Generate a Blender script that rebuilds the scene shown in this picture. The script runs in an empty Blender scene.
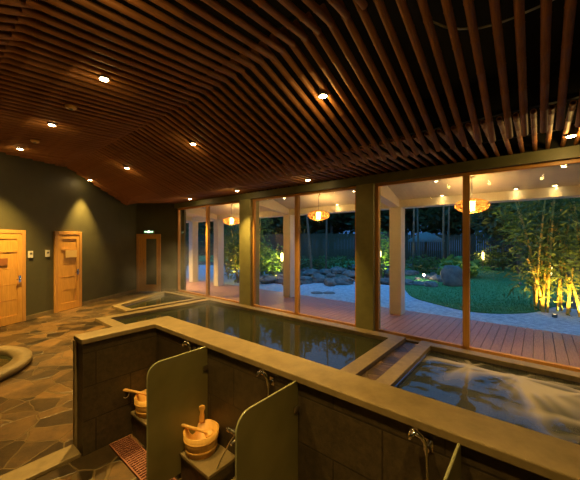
import bpy, math, random
from mathutils import Vector, Matrix, noise
from mathutils.geometry import tessellate_polygon
random.seed(7)
S = bpy.context.scene
C = S.collection
PI = math.pi

# ------------------------------------------------------------------ camera
H = 1.9; F = 300.0; YAW = math.radians(39.5)
sn, cs = math.sin(YAW), math.cos(YAW)
cam = bpy.data.objects.new('camera', bpy.data.cameras.new('camera'))
C.objects.link(cam)
cam.location = (0, 0, H); cam.rotation_euler = (PI/2, 0, YAW)
cam.data.sensor_width = 36; cam.data.lens = F/580*36
cam.data.clip_start = .05; cam.data.clip_end = 300
S.camera = cam
def ray(x, y):
    u, v = (x-290)/F, (240-y)/F
    return Vector((-sn+u*cs, cs+u*sn, v))
def on_z(x, y, z=0.0):
    r = ray(x, y); d = (z-H)/r.z
    return Vector((r.x*d, r.y*d, z))
def on_y(x, y, Y):
    r = ray(x, y); d = Y/r.y
    return Vector((r.x*d, Y, H+r.z*d))
def at_d(x, y, d):
    r = ray(x, y); return Vector((r.x*d, r.y*d, H+r.z*d))

# ------------------------------------------------------------------ world, exposure
S.view_settings.view_transform = 'Standard'
S.view_settings.look = 'None'
S.view_settings.gamma = 1.0
S.view_settings.use_curve_mapping = False
S.view_settings.exposure = 0.0
W = bpy.data.worlds.new('dusk_sky'); S.world = W; W.use_nodes = True
wn = W.node_tree; wn.nodes.clear()
wo = wn.nodes.new('ShaderNodeOutputWorld'); wb = wn.nodes.new('ShaderNodeBackground')
tc = wn.nodes.new('ShaderNodeTexCoord'); sx = wn.nodes.new('ShaderNodeSeparateXYZ')
cr = wn.nodes.new('ShaderNodeValToRGB')
cr.color_ramp.elements[0].position = 0.0; cr.color_ramp.elements[0].color = (.02, .055, .15, 1)
cr.color_ramp.elements[1].position = 0.6; cr.color_ramp.elements[1].color = (.045, .27, .70, 1)
wn.links.new(tc.outputs['Generated'], sx.inputs[0]); wn.links.new(sx.outputs['Z'], cr.inputs[0])
wn.links.new(cr.outputs[0], wb.inputs[0]); wb.inputs[1].default_value = 2.4
wn.links.new(wb.outputs[0], wo.inputs[0])
try:
    S.cycles.use_denoising = True
    S.cycles.max_bounces = 10; S.cycles.diffuse_bounces = 5; S.cycles.transparent_max_bounces = 16
    S.cycles.caustics_reflective = False; S.cycles.caustics_refractive = False
    S.cycles.sample_clamp_indirect = 6
except Exception:
    pass
WARM = (1.0, .61, .155)
SPOT_W = 400.0      # downlight cone
BOWL_W = 4.5        # stray light of the lens
PORCH_W = 12.0
PENDANT_W = 46.0

# ------------------------------------------------------------------ materials
def nodes(name):
    m = bpy.data.materials.new(name); m.use_nodes = True
    nt = m.node_tree; b = nt.nodes['Principled BSDF']
    return m, nt, b
def N(nt, t, **k):
    n = nt.nodes.new(t)
    for a, v in k.items():
        if a.startswith('i_'): n.inputs[a[2:].replace('_', ' ')].default_value = v
        else: setattr(n, a, v)
    return n
def ramp(nt, fac, stops):
    r = nt.nodes.new('ShaderNodeValToRGB'); e = r.color_ramp.elements
    while len(e) < len(stops): e.new(.5)
    for el, (p, c) in zip(e, stops):
        el.position = p; el.color = (*c, 1) if len(c) == 3 else c
    nt.links.new(fac, r.inputs[0]); return r.outputs[0]
def mapped(nt, scale=(1, 1, 1), space='Object', rot=(0, 0, 0)):
    t = nt.nodes.new('ShaderNodeTexCoord'); m = nt.nodes.new('ShaderNodeMapping')
    m.inputs['Scale'].default_value = scale; m.inputs['Rotation'].default_value = rot
    if space == 'World':
        g = nt.nodes.new('ShaderNodeNewGeometry'); nt.links.new(g.outputs['Position'], m.inputs[0])
    else: nt.links.new(t.outputs[space], m.inputs[0])
    return m.outputs[0]
def bump(nt, b, h, s=.3, dist=.02):
    bp = nt.nodes.new('ShaderNodeBump'); bp.inputs['Strength'].default_value = s; bp.inputs['Distance'].default_value = dist
    nt.links.new(h, bp.inputs['Height']); nt.links.new(bp.outputs[0], b.inputs['Normal'])
def noisy(name, c1, c2, scale=6, rough=.6, stretch=(1, 1, 1), metal=0, bmp=.15, space='Object', spec=.5, detail=6, rot=(0,0,0)):
    m, nt, b = nodes(name)
    v = mapped(nt, stretch, space, rot)
    n = N(nt, 'ShaderNodeTexNoise', i_Scale=scale, i_Detail=detail, i_Roughness=.6); nt.links.new(v, n.inputs['Vector'])
    nt.links.new(ramp(nt, n.outputs[0], [(.3, c1), (.7, c2)]), b.inputs['Base Color'])
    b.inputs['Roughness'].default_value = rough; b.inputs['Metallic'].default_value = metal
    b.inputs['Specular IOR Level'].default_value = spec
    if bmp: bump(nt, b, n.outputs[0], bmp)
    return m
def emis(name, col, s):
    m, nt, b = nodes(name)
    b.inputs['Base Color'].default_value = (*col, 1)
    b.inputs['Emission Color'].default_value = (*col, 1); b.inputs['Emission Strength'].default_value = s
    return m
def flagstone(name, scale, c1, c2, c3, grout, rough):
    m, nt, b = nodes(name)
    v = mapped(nt, (1, 1, 1), 'World')
    w = N(nt, 'ShaderNodeTexNoise', i_Scale=1.7, i_Detail=2); nt.links.new(v, w.inputs['Vector'])
    mx = N(nt, 'ShaderNodeMix', data_type='VECTOR'); mx.inputs[0].default_value = .16
    nt.links.new(v, mx.inputs[4]); nt.links.new(w.outputs['Color'], mx.inputs[5])
    ve = N(nt, 'ShaderNodeTexVoronoi', feature='DISTANCE_TO_EDGE', i_Scale=scale)
    vc = N(nt, 'ShaderNodeTexVoronoi', feature='F1', i_Scale=scale)
    for q in (ve, vc): nt.links.new(mx.outputs[1], q.inputs['Vector'])
    s3 = N(nt, 'ShaderNodeSeparateColor'); nt.links.new(vc.outputs['Color'], s3.inputs[0])
    n2 = N(nt, 'ShaderNodeTexNoise', i_Scale=5, i_Detail=9, i_Roughness=.7); nt.links.new(v, n2.inputs['Vector'])
    ad = N(nt, 'ShaderNodeMix', data_type='FLOAT'); ad.inputs[0].default_value = .55
    nt.links.new(s3.outputs[0], ad.inputs[2]); nt.links.new(n2.outputs[0], ad.inputs[3])
    col = ramp(nt, ad.outputs[0], [(.28, c1), (.5, c2), (.72, c3)])
    eg = N(nt, 'ShaderNodeMapRange', i_From_Min=.012, i_From_Max=.03); nt.links.new(ve.outputs['Distance'], eg.inputs[0])
    mc = N(nt, 'ShaderNodeMix', data_type='RGBA'); mc.inputs[6].default_value = (*grout, 1)
    nt.links.new(eg.outputs[0], mc.inputs[0]); nt.links.new(col, mc.inputs[7])
    nt.links.new(mc.outputs[2], b.inputs['Base Color'])
    hm = N(nt, 'ShaderNodeMath', operation='MULTIPLY_ADD'); nt.links.new(n2.outputs[0], hm.inputs[0]); hm.inputs[1].default_value = .5
    nt.links.new(eg.outputs[0], hm.inputs[2]); bump(nt, b, hm.outputs[0], .55, .015)
    rr = N(nt, 'ShaderNodeMapRange', i_To_Min=rough+.22, i_To_Max=rough-.08); nt.links.new(n2.outputs[0], rr.inputs[0])
    nt.links.new(rr.outputs[0], b.inputs['Roughness'])
    return m
def tiles(name, c1, c2, mortar, w, h, rough, axis='XZ', msize=.006, bmp=.4):
    m, nt, b = nodes(name)
    g = nt.nodes.new('ShaderNodeNewGeometry'); sp = nt.nodes.new('ShaderNodeSeparateXYZ'); nt.links.new(g.outputs['Position'], sp.inputs[0])
    cb = nt.nodes.new('ShaderNodeCombineXYZ')
    if axis == 'XZ':
        a = N(nt, 'ShaderNodeMath', operation='ADD'); nt.links.new(sp.outputs[0], a.inputs[0]); nt.links.new(sp.outputs[1], a.inputs[1])
        nt.links.new(a.outputs[0], cb.inputs[0]); nt.links.new(sp.outputs[2], cb.inputs[1])
    elif axis == 'XY':
        nt.links.new(sp.outputs[0], cb.inputs[0]); nt.links.new(sp.outputs[1], cb.inputs[1])
    else:
        nt.links.new(sp.outputs[1], cb.inputs[0]); nt.links.new(sp.outputs[0], cb.inputs[1])
    br = N(nt, 'ShaderNodeTexBrick', i_Scale=1.0, i_Mortar_Size=msize, i_Brick_Width=w, i_Row_Height=h, i_Mortar_Smooth=.2)
    br.inputs['Color1'].default_value = (*c1, 1); br.inputs['Color2'].default_value = (*c2, 1); br.inputs['Mortar'].default_value = (*mortar, 1)
    nt.links.new(cb.outputs[0], br.inputs['Vector'])
    n = N(nt, 'ShaderNodeTexNoise', i_Scale=22, i_Detail=8, i_Roughness=.7); nt.links.new(g.outputs['Position'], n.inputs['Vector'])
    mm = N(nt, 'ShaderNodeMix', data_type='RGBA', blend_type='MULTIPLY'); mm.inputs[0].default_value = .8
    nt.links.new(br.outputs[0], mm.inputs[6]); nt.links.new(ramp(nt, n.outputs[0], [(.3, (.45, .42, .4)), (.7, (1.3, 1.2, 1.1))]), mm.inputs[7])
    nt.links.new(mm.outputs[2], b.inputs['Base Color']); b.inputs['Roughness'].default_value = rough
    hm = N(nt, 'ShaderNodeMath', operation='MULTIPLY_ADD'); hm.inputs[1].default_value = -1.0
    nt.links.new(br.outputs['Fac'], hm.inputs[0]); nt.links.new(n.outputs[0], hm.inputs[2]); bump(nt, b, hm.outputs[0], bmp, .008)
    return m
def glass_mat(name, tint=(.93, .97, .95), rough=.0):
    m, nt, b = nodes(name); nt.nodes.remove(b)
    o = nt.nodes['Material Output']; fr = N(nt, 'ShaderNodeFresnel', i_IOR=1.45)
    ge = nt.nodes.new('ShaderNodeNewGeometry'); mi = N(nt, 'ShaderNodeMix', data_type='FLOAT'); mi.inputs[2].default_value = 1.45; mi.inputs[3].default_value = 1/1.45
    nt.links.new(ge.outputs['Backfacing'], mi.inputs[0]); nt.links.new(mi.outputs[0], fr.inputs['IOR'])
    t = nt.nodes.new('ShaderNodeBsdfTransparent'); t.inputs[0].default_value = (*tint, 1)
    g = nt.nodes.new('ShaderNodeBsdfGlossy'); g.inputs['Roughness'].default_value = rough
    mx = nt.nodes.new('ShaderNodeMixShader'); nt.links.new(fr.outputs[0], mx.inputs[0]); nt.links.new(t.outputs[0], mx.inputs[1]); nt.links.new(g.outputs[0], mx.inputs[2])
    nt.links.new(mx.outputs[0], o.inputs[0]); return m
def water_mat(name, body, clear, amp=.05, scale=2.2, foam=False):
    m, nt, b = nodes(name); o = nt.nodes['Material Output']
    v = mapped(nt, (1, 1, 1), 'World')
    n = N(nt, 'ShaderNodeTexNoise', i_Scale=scale, i_Detail=2); nt.links.new(v, n.inputs['Vector'])
    bp = N(nt, 'ShaderNodeBump', i_Strength=amp, i_Distance=.05); nt.links.new(n.outputs[0], bp.inputs['Height'])
    b.inputs['Base Color'].default_value = (*body, 1); b.inputs['Roughness'].default_value = .5; b.inputs['Specular IOR Level'].default_value = 0
    tr = nt.nodes.new('ShaderNodeBsdfTransparent'); tr.inputs[0].default_value = (.55, .62, .45, 1)
    m1 = nt.nodes.new('ShaderNodeMixShader'); m1.inputs[0].default_value = clear
    nt.links.new(b.outputs[0], m1.inputs[1]); nt.links.new(tr.outputs[0], m1.inputs[2])
    fr = N(nt, 'ShaderNodeFresnel', i_IOR=1.36); g = nt.nodes.new('ShaderNodeBsdfGlossy'); g.inputs['Roughness'].default_value = .03
    nt.links.new(bp.outputs[0], fr.inputs['Normal']); nt.links.new(bp.outputs[0], g.inputs['Normal'])
    m2 = nt.nodes.new('ShaderNodeMixShader'); nt.links.new(fr.outputs[0], m2.inputs[0]); nt.links.new(m1.outputs[0], m2.inputs[1]); nt.links.new(g.outputs[0], m2.inputs[2])
    last = m2
    if foam:
        at = N(nt, 'ShaderNodeAttribute', attribute_name='foam')
        fb = nt.nodes.new('ShaderNodeBsdfDiffuse'); fb.inputs[0].default_value = (.62, .56, .50, 1)
        m3 = nt.nodes.new('ShaderNodeMixShader'); nt.links.new(at.outputs['Fac'], m3.inputs[0])
        nt.links.new(m2.outputs[0], m3.inputs[1]); nt.links.new(fb.outputs[0], m3.inputs[2]); last = m3
    nt.links.new(last.outputs[0], o.inputs[0]); return m
def leaf_mat(name, c1, c2):
    m, nt, b = nodes(name); o = nt.nodes['Material Output']
    v = mapped(nt, (1, 1, 1), 'World'); n = N(nt, 'ShaderNodeTexNoise', i_Scale=2.5, i_Detail=3); nt.links.new(v, n.inputs['Vector'])
    col = ramp(nt, n.outputs[0], [(.3, c1), (.7, c2)]); nt.links.new(col, b.inputs['Base Color']); b.inputs['Roughness'].default_value = .55
    t = nt.nodes.new('ShaderNodeBsdfTranslucent'); nt.links.new(col, t.inputs[0])
    mx = nt.nodes.new('ShaderNodeMixShader'); mx.inputs[0].default_value = .35
    nt.links.new(b.outputs[0], mx.inputs[1]); nt.links.new(t.outputs[0], mx.inputs[2]); nt.links.new(mx.outputs[0], o.inputs[0]); return m

M = {}
M['wall'] = noisy('olive_plaster', (.074, .070, .032), (.092, .087, .040), 3, .55, bmp=.05, space='World')
M['pillar'] = noisy('olive_paint', (.27, .26, .10), (.35, .33, .13), 5, .5, bmp=.05, space='World')
M['beam'] = noisy('beam_paint', (.13, .13, .06), (.17, .17, .08), 5, .5, bmp=.05, space='World')
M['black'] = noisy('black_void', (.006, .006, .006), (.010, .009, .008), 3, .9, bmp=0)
M['bamboo'] = noisy('stained_bamboo', (.22, .085, .024), (.36, .148, .042), 14, .62, (6, .6, 6), bmp=.1, space='Object')
M['floor'] = flagstone('crazy_paving', 4.0, (.016, .011, .005), (.065, .041, .017), (.19, .108, .038), (.13, .09, .038), .30)
M['stonecap'] = noisy('sandstone_cap', (.17, .125, .058), (.26, .195, .095), 9, .5, bmp=.15, space='World')
M['darktile'] = tiles('dark_lava_tile', (.052, .040, .022), (.072, .056, .031), (.028, .021, .012), .60, .30, .45)
M['basin'] = tiles('basin_tile', (.10, .10, .06), (.14, .13, .08), (.05, .05, .035), .1, .1, .3)
M['basin_floor'] = tiles('basin_floor_tile', (.10, .10, .06), (.14, .13, .08), (.05, .05, .035), .1, .1, .3, 'XY')
M['water'] = water_mat('pool_water', (.040, .043, .020), .3, .05)
M['jacuzzi_water'] = water_mat('jacuzzi_water', (.030, .040, .050), .35, .22, 3.0, True)
M['doorwood'] = noisy('honey_wood', (.62, .31, .06), (.80, .43, .09), 5, .42, (9, 9, .7), bmp=.06, space='Object')
M['framewood'] = noisy('honey_frame_wood', (.55, .27, .07), (.70, .37, .10), 5, .42, (9, 9, .7), bmp=.06, space='World')
M['mullion'] = noisy('window_wood', (.55, .26, .06), (.66, .33, .085), 5, .42, (9, 9, .7), bmp=.06, space='World')
M['bucketwood'] = noisy('pale_bucket_wood', (.68, .38, .09), (.82, .50, .13), 7, .45, (8, 8, .8), bmp=.1)
M['glass'] = glass_mat('window_glass')
M['chrome'] = noisy('chrome', (.75, .72, .68), (.85, .82, .78), 4, .13, metal=1, bmp=0)
M['white'] = noisy('white_plastic', (.70, .66, .56), (.78, .74, .64), 4, .4, bmp=0)
M['grey'] = noisy('grey_plastic', (.12, .12, .11), (.16, .16, .14), 4, .5, bmp=0)
M['rope'] = noisy('pale_rope', (.6, .5, .35), (.7, .6, .42), 40, .8, bmp=.2)
M['grate'] = noisy('red_brown_grate', (.20, .075, .045), (.28, .11, .065), 12, .5, bmp=.1)
M['cream'] = noisy('cream_render', (.68, .60, .46), (.76, .68, .53), 4, .7, bmp=.05, space='World')
M['deck'] = noisy('deck_wood', (.30, .145, .125), (.44, .225, .19), 6, .5, (8, .7, 4), bmp=.15, space='World')
M['gravel'] = noisy('gravel', (.20, .27, .31), (.46, .58, .64), 9, .8, bmp=.6, space='World')
M['soil'] = noisy('soil', (.035, .04, .025), (.08, .075, .045), 2, .9, bmp=.4, space='World')
M['grass'] = noisy('lawn_grass', (.05, .19, .075), (.10, .31, .11), 14, .8, (1, 1, 1), bmp=.8, space='World', spec=.1)
M['rock'] = noisy('boulder_stone', (.055, .052, .048), (.20, .185, .165), 3, .7, bmp=.7)
M['fence'] = noisy('fence_wood', (.06, .035, .018), (.13, .075, .035), 5, .8, (10, 10, .6), bmp=.3, space='World')
M['thatch'] = noisy('thatch', (.11, .10, .09), (.22, .20, .18), 20, .9, (3, 3, .4), bmp=.6)
M['trunk'] = noisy('tree_bark', (.10, .07, .045), (.20, .14, .09), 8, .85, (3, 3, .5), bmp=.6)
M['culm'] = noisy('bamboo_culm', (.48, .30, .05), (.66, .43, .08), 8, .4, (3, 3, .5), bmp=.1)
M['leaf_dark'] = leaf_mat('leaf_dark', (.045, .062, .018), (.09, .11, .03))
M['leaf_mid'] = leaf_mat('leaf_mid', (.075, .12, .022), (.15, .20, .035))
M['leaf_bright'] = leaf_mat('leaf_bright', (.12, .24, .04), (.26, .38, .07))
M['lens'] = emis('lamp_lens', (1.0, .72, .36), 60)
M['soft_lens'] = emis('uplight_lens', (1.0, .7, .3), 4)
M['bulb'] = emis('pendant_bulb', (1.0, .60, .20), 60)
M['lantern'] = emis('lantern_glow', (1.0, .66, .26), 9)
M['exit'] = emis('exit_green', (.06, .45, .16), .35)
M['exitw'] = emis('exit_white', (.9, 1.0, .7), 3.0)
def frosted():
    m, nt, b = nodes('frosted_glass'); o = nt.nodes['Material Output']
    v = mapped(nt, (1, 1, 1), 'World'); n = N(nt, 'ShaderNodeTexNoise', i_Scale=3, i_Detail=3); nt.links.new(v, n.inputs['Vector'])
    col = ramp(nt, n.outputs[0], [(.3, (.25, .23, .10)), (.7, (.36, .32, .14))])
    nt.links.new(col, b.inputs['Base Color']); b.inputs['Roughness'].default_value = .24
    t = nt.nodes.new('ShaderNodeBsdfTranslucent'); nt.links.new(col, t.inputs[0])
    mx = nt.nodes.new('ShaderNodeMixShader'); mx.inputs[0].default_value = .45
    nt.links.new(b.outputs[0], mx.inputs[1]); nt.links.new(t.outputs[0], mx.inputs[2]); nt.links.new(mx.outputs[0], o.inputs[0]); return m
M['frost'] = frosted()
M['frost_edge'] = noisy('glass_edge', (.28, .28, .15), (.34, .34, .18), 3, .2, bmp=0)
M['shade_shell'] = leaf_mat('woven_shell', (.85, .50, .14), (.95, .60, .20))
_nt = M['shade_shell'].node_tree; _o = _nt.nodes['Material Output']; _l = _o.inputs[0].links[0].from_socket
_v = mapped(_nt, (1, 1, 6), 'Object'); _w = N(_nt, 'ShaderNodeTexVoronoi', i_Scale=9.0); _nt.links.new(_v, _w.inputs['Vector'])
_r = N(_nt, 'ShaderNodeMapRange', i_From_Min=.25, i_From_Max=.45, i_To_Min=.35, i_To_Max=.75); _nt.links.new(_w.outputs['Distance'], _r.inputs[0])
_t = _nt.nodes.new('ShaderNodeBsdfTransparent'); _m = _nt.nodes.new('ShaderNodeMixShader'); _nt.links.new(_r.outputs[0], _m.inputs[0]); _nt.links.new(_l, _m.inputs[1]); _nt.links.new(_t.outputs[0], _m.inputs[2]); _nt.links.new(_m.outputs[0], _o.inputs[0])
M['shade'] = leaf_mat('woven_shade', (.80, .42, .10), (.95, .55, .16))

# ------------------------------------------------------------------ mesh builder
class MB:
    def __init__(s): s.v = []; s.f = []; s.s = []
    def add(s, vs, fs, smooth=False):
        k = len(s.v); s.v += [tuple(p) for p in vs]
        for f in fs: s.f.append(tuple(i+k for i in f)); s.s.append(smooth)
        return s
    def box(s, x0, y0, z0, x1, y1, z1, mat=None):
        vs = [Vector(p) for p in ((x0,y0,z0),(x1,y0,z0),(x1,y1,z0),(x0,y1,z0),(x0,y0,z1),(x1,y0,z1),(x1,y1,z1),(x0,y1,z1))]
        if mat: vs = [mat @ p for p in vs]
        return s.add(vs, [(0,3,2,1),(4,5,6,7),(0,1,5,4),(1,2,6,5),(2,3,7,6),(3,0,4,7)])
    def prism(s, poly, z0, z1, mat=None):
        n = len(poly); vs = [Vector((x, y, z0)) for x, y in poly]+[Vector((x, y, z1)) for x, y in poly]
        if mat: vs = [mat @ p for p in vs]
        return s.add(vs, [tuple(range(n-1, -1, -1)), tuple(range(n, 2*n))]+[(i, (i+1) % n, (i+1) % n+n, i+n) for i in range(n)])
    def ringprism(s, outer, inner, z0, z1):
        """frame between two loops with the same vertex count"""
        n = len(outer); vs = []
        for z in (z0, z1):
            vs += [(x, y, z) for x, y in outer]; vs += [(x, y, z) for x, y in inner]
        fs = []
        for i in range(n):
            j = (i+1) % n
            fs += [(i, j, j+2*n, i+2*n), (j+n, i+n, i+3*n, j+3*n), (i+2*n, j+2*n, j+3*n, i+3*n), (j, i, i+n, j+n)]
        return s.add(vs, fs)
    def tube(s, pts, rad, n=10, cap=True):
        pts = [Vector(p) for p in pts]; k = len(pts)
        if not isinstance(rad, (list, tuple)): rad = [rad]*k
        vs = []; prev = None
        for i, p in enumerate(pts):
            d = (pts[min(i+1, k-1)]-pts[max(i-1, 0)]).normalized()
            a = prev if prev is not None else (Vector((0, 0, 1)) if abs(d.z) < .9 else Vector((1, 0, 0)))
            a = (a-d*a.dot(d)).normalized(); prev = a; b = d.cross(a)
            for j in range(n):
                t = 2*PI*j/n; vs.append(p+(a*math.cos(t)+b*math.sin(t))*rad[i])
        fs = [(i*n+j, i*n+(j+1) % n, (i+1)*n+(j+1) % n, (i+1)*n+j) for i in range(k-1) for j in range(n)]
        s.add(vs, fs, True)
        if cap:
            s.add(vs[:n], [tuple(range(n-1, -1, -1))]); s.add(vs[-n:], [tuple(range(n))])
        return s
    def lathe(s, prof, n=24, c=(0, 0, 0), mat=None):
        vs = [Vector((c[0]+r*math.cos(2*PI*j/n), c[1]+r*math.sin(2*PI*j/n), c[2]+z)) for r, z in prof for j in range(n)]
        if mat: vs = [mat @ p for p in vs]
        fs = [(i*n+j, i*n+(j+1) % n, (i+1)*n+(j+1) % n, (i+1)*n+j) for i in range(len(prof)-1) for j in range(n)]
        return s.add(vs, fs, True)
    def ball(s, c, r, n=12, sc=(1, 1, 1)):
        prof = [(max(r*math.sin(PI*i/8), 1e-4), -r*math.cos(PI*i/8)) for i in range(9)]
        k = len(s.v); s.lathe(prof, n)
        for i in range(k, len(s.v)):
            p = s.v[i]; s.v[i] = (c[0]+p[0]*sc[0], c[1]+p[1]*sc[1], c[2]+p[2]*sc[2])
        return s
    def build(s, name, mat, parent=None, bevel=0):
        me = bpy.data.meshes.new(name); me.from_pydata(s.v, [], s.f); me.validate(); me.update()
        if len(me.polygons) == len(s.s): me.polygons.foreach_set('use_smooth', s.s)
        me.materials.append(M[mat] if isinstance(mat, str) else mat)
        o = bpy.data.objects.new(name, me); C.objects.link(o)
        if parent is not None: o.parent = parent
        if bevel:
            b = o.modifiers.new('bevel', 'BEVEL'); b.width = bevel; b.segments = 2; b.limit_method = 'ANGLE'
        return o
def tag(o, label=None, cat=None, group=None, kind=None):
    if label: o['label'] = label
    if cat: o['category'] = cat
    if group: o['group'] = group
    if kind: o['kind'] = kind
    return o
def empty(name, loc, rz=0):
    o = bpy.data.objects.new(name, None); C.objects.link(o); o.location = loc; o.rotation_euler = (0, 0, rz)
    o.empty_display_size = .1; return o
def struct(mb, name, mat, parent=None, bevel=0):
    o = mb.build(name, mat, parent, bevel)
    if parent is None: o['kind'] = 'structure'
    return o
def copy_tree(o, parent=None):
    c = o.copy(); C.objects.link(c); c.parent = parent
    for ch in list(o.children): copy_tree(ch, c)
    return c
def light(name, kind, loc, power, col=WARM, parent=None, radius=.05, spot=None, blend=.6, rot=(0, 0, 0)):
    l = bpy.data.lights.new(name, kind); l.energy = power; l.color = col; l.shadow_soft_size = radius
    if kind == 'SPOT': l.spot_size = math.radians(spot); l.spot_blend = blend
    o = bpy.data.objects.new(name, l); C.objects.link(o); o.location = loc; o.rotation_euler = rot
    if parent is not None: o.parent = parent
    return o

# ------------------------------------------------------------------ room plan
YG = 5.87                                   # window glass line
WA = Vector((-9.05, 1.03)); WD = Vector((-.5145, .8575))          # left wall line
CORN = WA+WD*4.55                                                 # corner of left and far wall
FD = Vector((cs, sn))                                             # far wall runs square to it
def wallx(Y): return WA.x+(Y-WA.y)/WD.y*WD.x
t0 = (-3.2-WA.y)/WD.y; BL = WA+WD*t0
tf = (6.05-CORN.y)/FD.y; FE = CORN+FD*tf
RX = 4.6; BY = -3.2; ZT = 4.6
def wallslab(name, a, b, z0, z1, th, mat='wall'):
    a = Vector(a); b = Vector(b); d = (b-a).normalized(); n = Vector((d.y, -d.x))*-th
    return struct(MB().prism([tuple(a), tuple(b), tuple(b+n), tuple(a+n)], z0, z1), name, mat)
wallslab('wall_left', CORN, BL, 0, ZT, -.2)
wallslab('wall_far', FE, CORN, 0, ZT, -.2)
struct(MB().box(BL.x-.3, BY-.2, 0, RX+.2, BY, ZT), 'wall_back', 'wall')
struct(MB().box(RX, BY, 0, RX+.2, 6.05, ZT), 'wall_right', 'wall')
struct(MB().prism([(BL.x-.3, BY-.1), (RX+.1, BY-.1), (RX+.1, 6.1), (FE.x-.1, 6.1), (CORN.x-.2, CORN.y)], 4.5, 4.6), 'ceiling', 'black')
# beam over the window line, and wall above it
struct(MB().box(FE.x-.15, 5.74, 3.05, RX, 6.05, 3.215), 'trim_1', 'beam')
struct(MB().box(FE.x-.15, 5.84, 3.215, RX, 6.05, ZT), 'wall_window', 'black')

# pools (plan rectangles)
BP = (-7.95, 2.50, -1.90, 5.72)
JP = (-1.62, 1.79, 4.3, 5.72)
SP = [(-8.12, 3.28), (-8.12, 5.55), (-10.32, 5.45), (-9.12, 3.28)]
RIM = .08
def inset(poly, w):
    n = len(poly); out = []
    for i in range(n):
        p0, p1, p2 = (Vector(poly[i-1]), Vector(poly[i]), Vector(poly[(i+1) % n]))
        d1 = (p1-p0).normalized(); d2 = (p2-p1).normalized()
        n1 = Vector((-d1.y, d1.x)); n2 = Vector((-d2.y, d2.x))
        k = (n1+n2); out.append(tuple(p1+k*(w/(k.dot(n1)))))
    return out
def rect(r): return [(r[0], r[1]), (r[2], r[1]), (r[2], r[3]), (r[0], r[3])]
room = [(BL.x, BY), (RX, BY), (RX, 6.0), (FE.x, 6.0), tuple(CORN)]
tub = (-6.30, .12)
tubh = [(tub[0]+.72*math.cos(-2*PI*i/32), tub[1]+.72*math.sin(-2*PI*i/32)) for i in range(32)]
holes = [inset(rect(BP), .05), inset(rect(JP), .05), inset(SP, .05), tubh]
polys = [[Vector((*p, 0)) for p in room]]+[[Vector((*p, 0)) for p in h] for h in holes]
tri = tessellate_polygon(polys); flat = [p for q in polys for p in q]
mb = MB(); fs = []
for t in tri:
    a, b, c = (flat[i] for i in t)
    fs.append(t if (b-a).cross(c-a).z > 0 else (t[0], t[2], t[1]))
mb.add(flat, fs); struct(mb, 'floor', 'floor')

# baseboards
bn = Vector((WD.y, -WD.x))
def strip(name, a, b, n, th, z1, mat):
    struct(MB().prism([tuple(a), tuple(b), tuple(b+n*th), tuple(a+n*th)], 0, z1), name, mat)

# ------------------------------------------------------------------ windows
PX = [(-6.63, -6.17), (-2.94, -2.55), (.78, 1.20), (RX-.2, RX)]
for i, (a, b) in enumerate(PX[:3]):
    struct(MB().box(a, 5.74, 0, b, 6.10, 3.05), f'pillar_{i+1}', 'pillar', bevel=.008)
X0 = -10.12
def window(idx, a, b, mull):
    r = empty(f'window_{idx}', (0, 0, 0)); r['kind'] = 'structure'
    f = MB(); w = .065
    f.box(a, YG-.04, .03, a+w, YG+.04, 3.05); f.box(b-w, YG-.04, .03, b, YG+.04, 3.05)
    f.box(a+w, YG-.04, 2.99, b-w, YG+.04, 3.05); f.box(a+w, YG-.04, .03, b-w, YG+.04, .09)
    f.build('window_frame', 'mullion', r, .004)
    MB().box(mull-.05, YG-.05, .09, mull+.05, YG+.05, 2.99).build('mullion', 'mullion', r, .004)
    for p, q in ((a+w, mull-.05), (mull+.05, b-w)):
        MB().box(p, YG-.006, .09, q, YG+.006, 2.99).build('pane', 'glass', r)
    return r
window(1, X0, -6.63, -8.32)
window(2, -6.17, -2.94, -4.60)
window(3, -2.55, .78, -.935)
window(4, 1.20, RX, 2.9)
struct(MB().box(FE.x-.1, 5.72, 0, RX, 6.10, .03), 'trim_2', 'stonecap')          # sill strip
struct(MB().box(FE.x-.2, 5.85, 0, X0, 6.05, 3.05), 'wall_corner', 'wall')

# ------------------------------------------------------------------ pools
def pool(name, poly, label, rimw, depth, waterz, wmat, water_mesh=None):
    cx = sum(p[0] for p in poly)/len(poly); cy = sum(p[1] for p in poly)/len(poly)
    r = empty(name, (cx, cy, 0)); tag(r, label, 'pool')
    loc = [(x-cx, y-cy) for x, y in poly]; inn = inset(loc, rimw)
    MB().ringprism(loc, inn, .0, RIM).build('rim', 'stonecap', r, .008)
    n = len(inn); o2 = inset(inn, .001)
    b = MB(); b.add([(x, y, -depth) for x, y in o2]+[(x, y, .001) for x, y in o2], [tuple((j, i, i+n, j+n)) for i in range(n) for j in [(i+1) % n]])
    b.build('basin_wall', 'basin', r)
    b = MB(); b.add([(x, y, -depth) for x, y in o2], [tuple(range(n))]); b.build('basin_floor', 'basin_floor', r)
    if water_mesh: water_mesh(inn, waterz, r)
    else:
        w = MB(); w.add([(x, y, waterz) for x, y in o2], [tuple(range(n))]); w.build('water', wmat, r)
    return r
pool('soaking_pool', rect(BP), 'large long rectangular soaking pool in the middle, calm dark green water', .24, .9, .0, 'water')
pool('plunge_pool', SP, 'small slant-sided pool by the far left wall near the glazed door', .18, .7, .0, 'water')
JETS = [on_z(470, 366, -.03), on_z(518, 378, -.03), on_z(590, 396, -.03), on_z(640, 440, -.03)]
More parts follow.
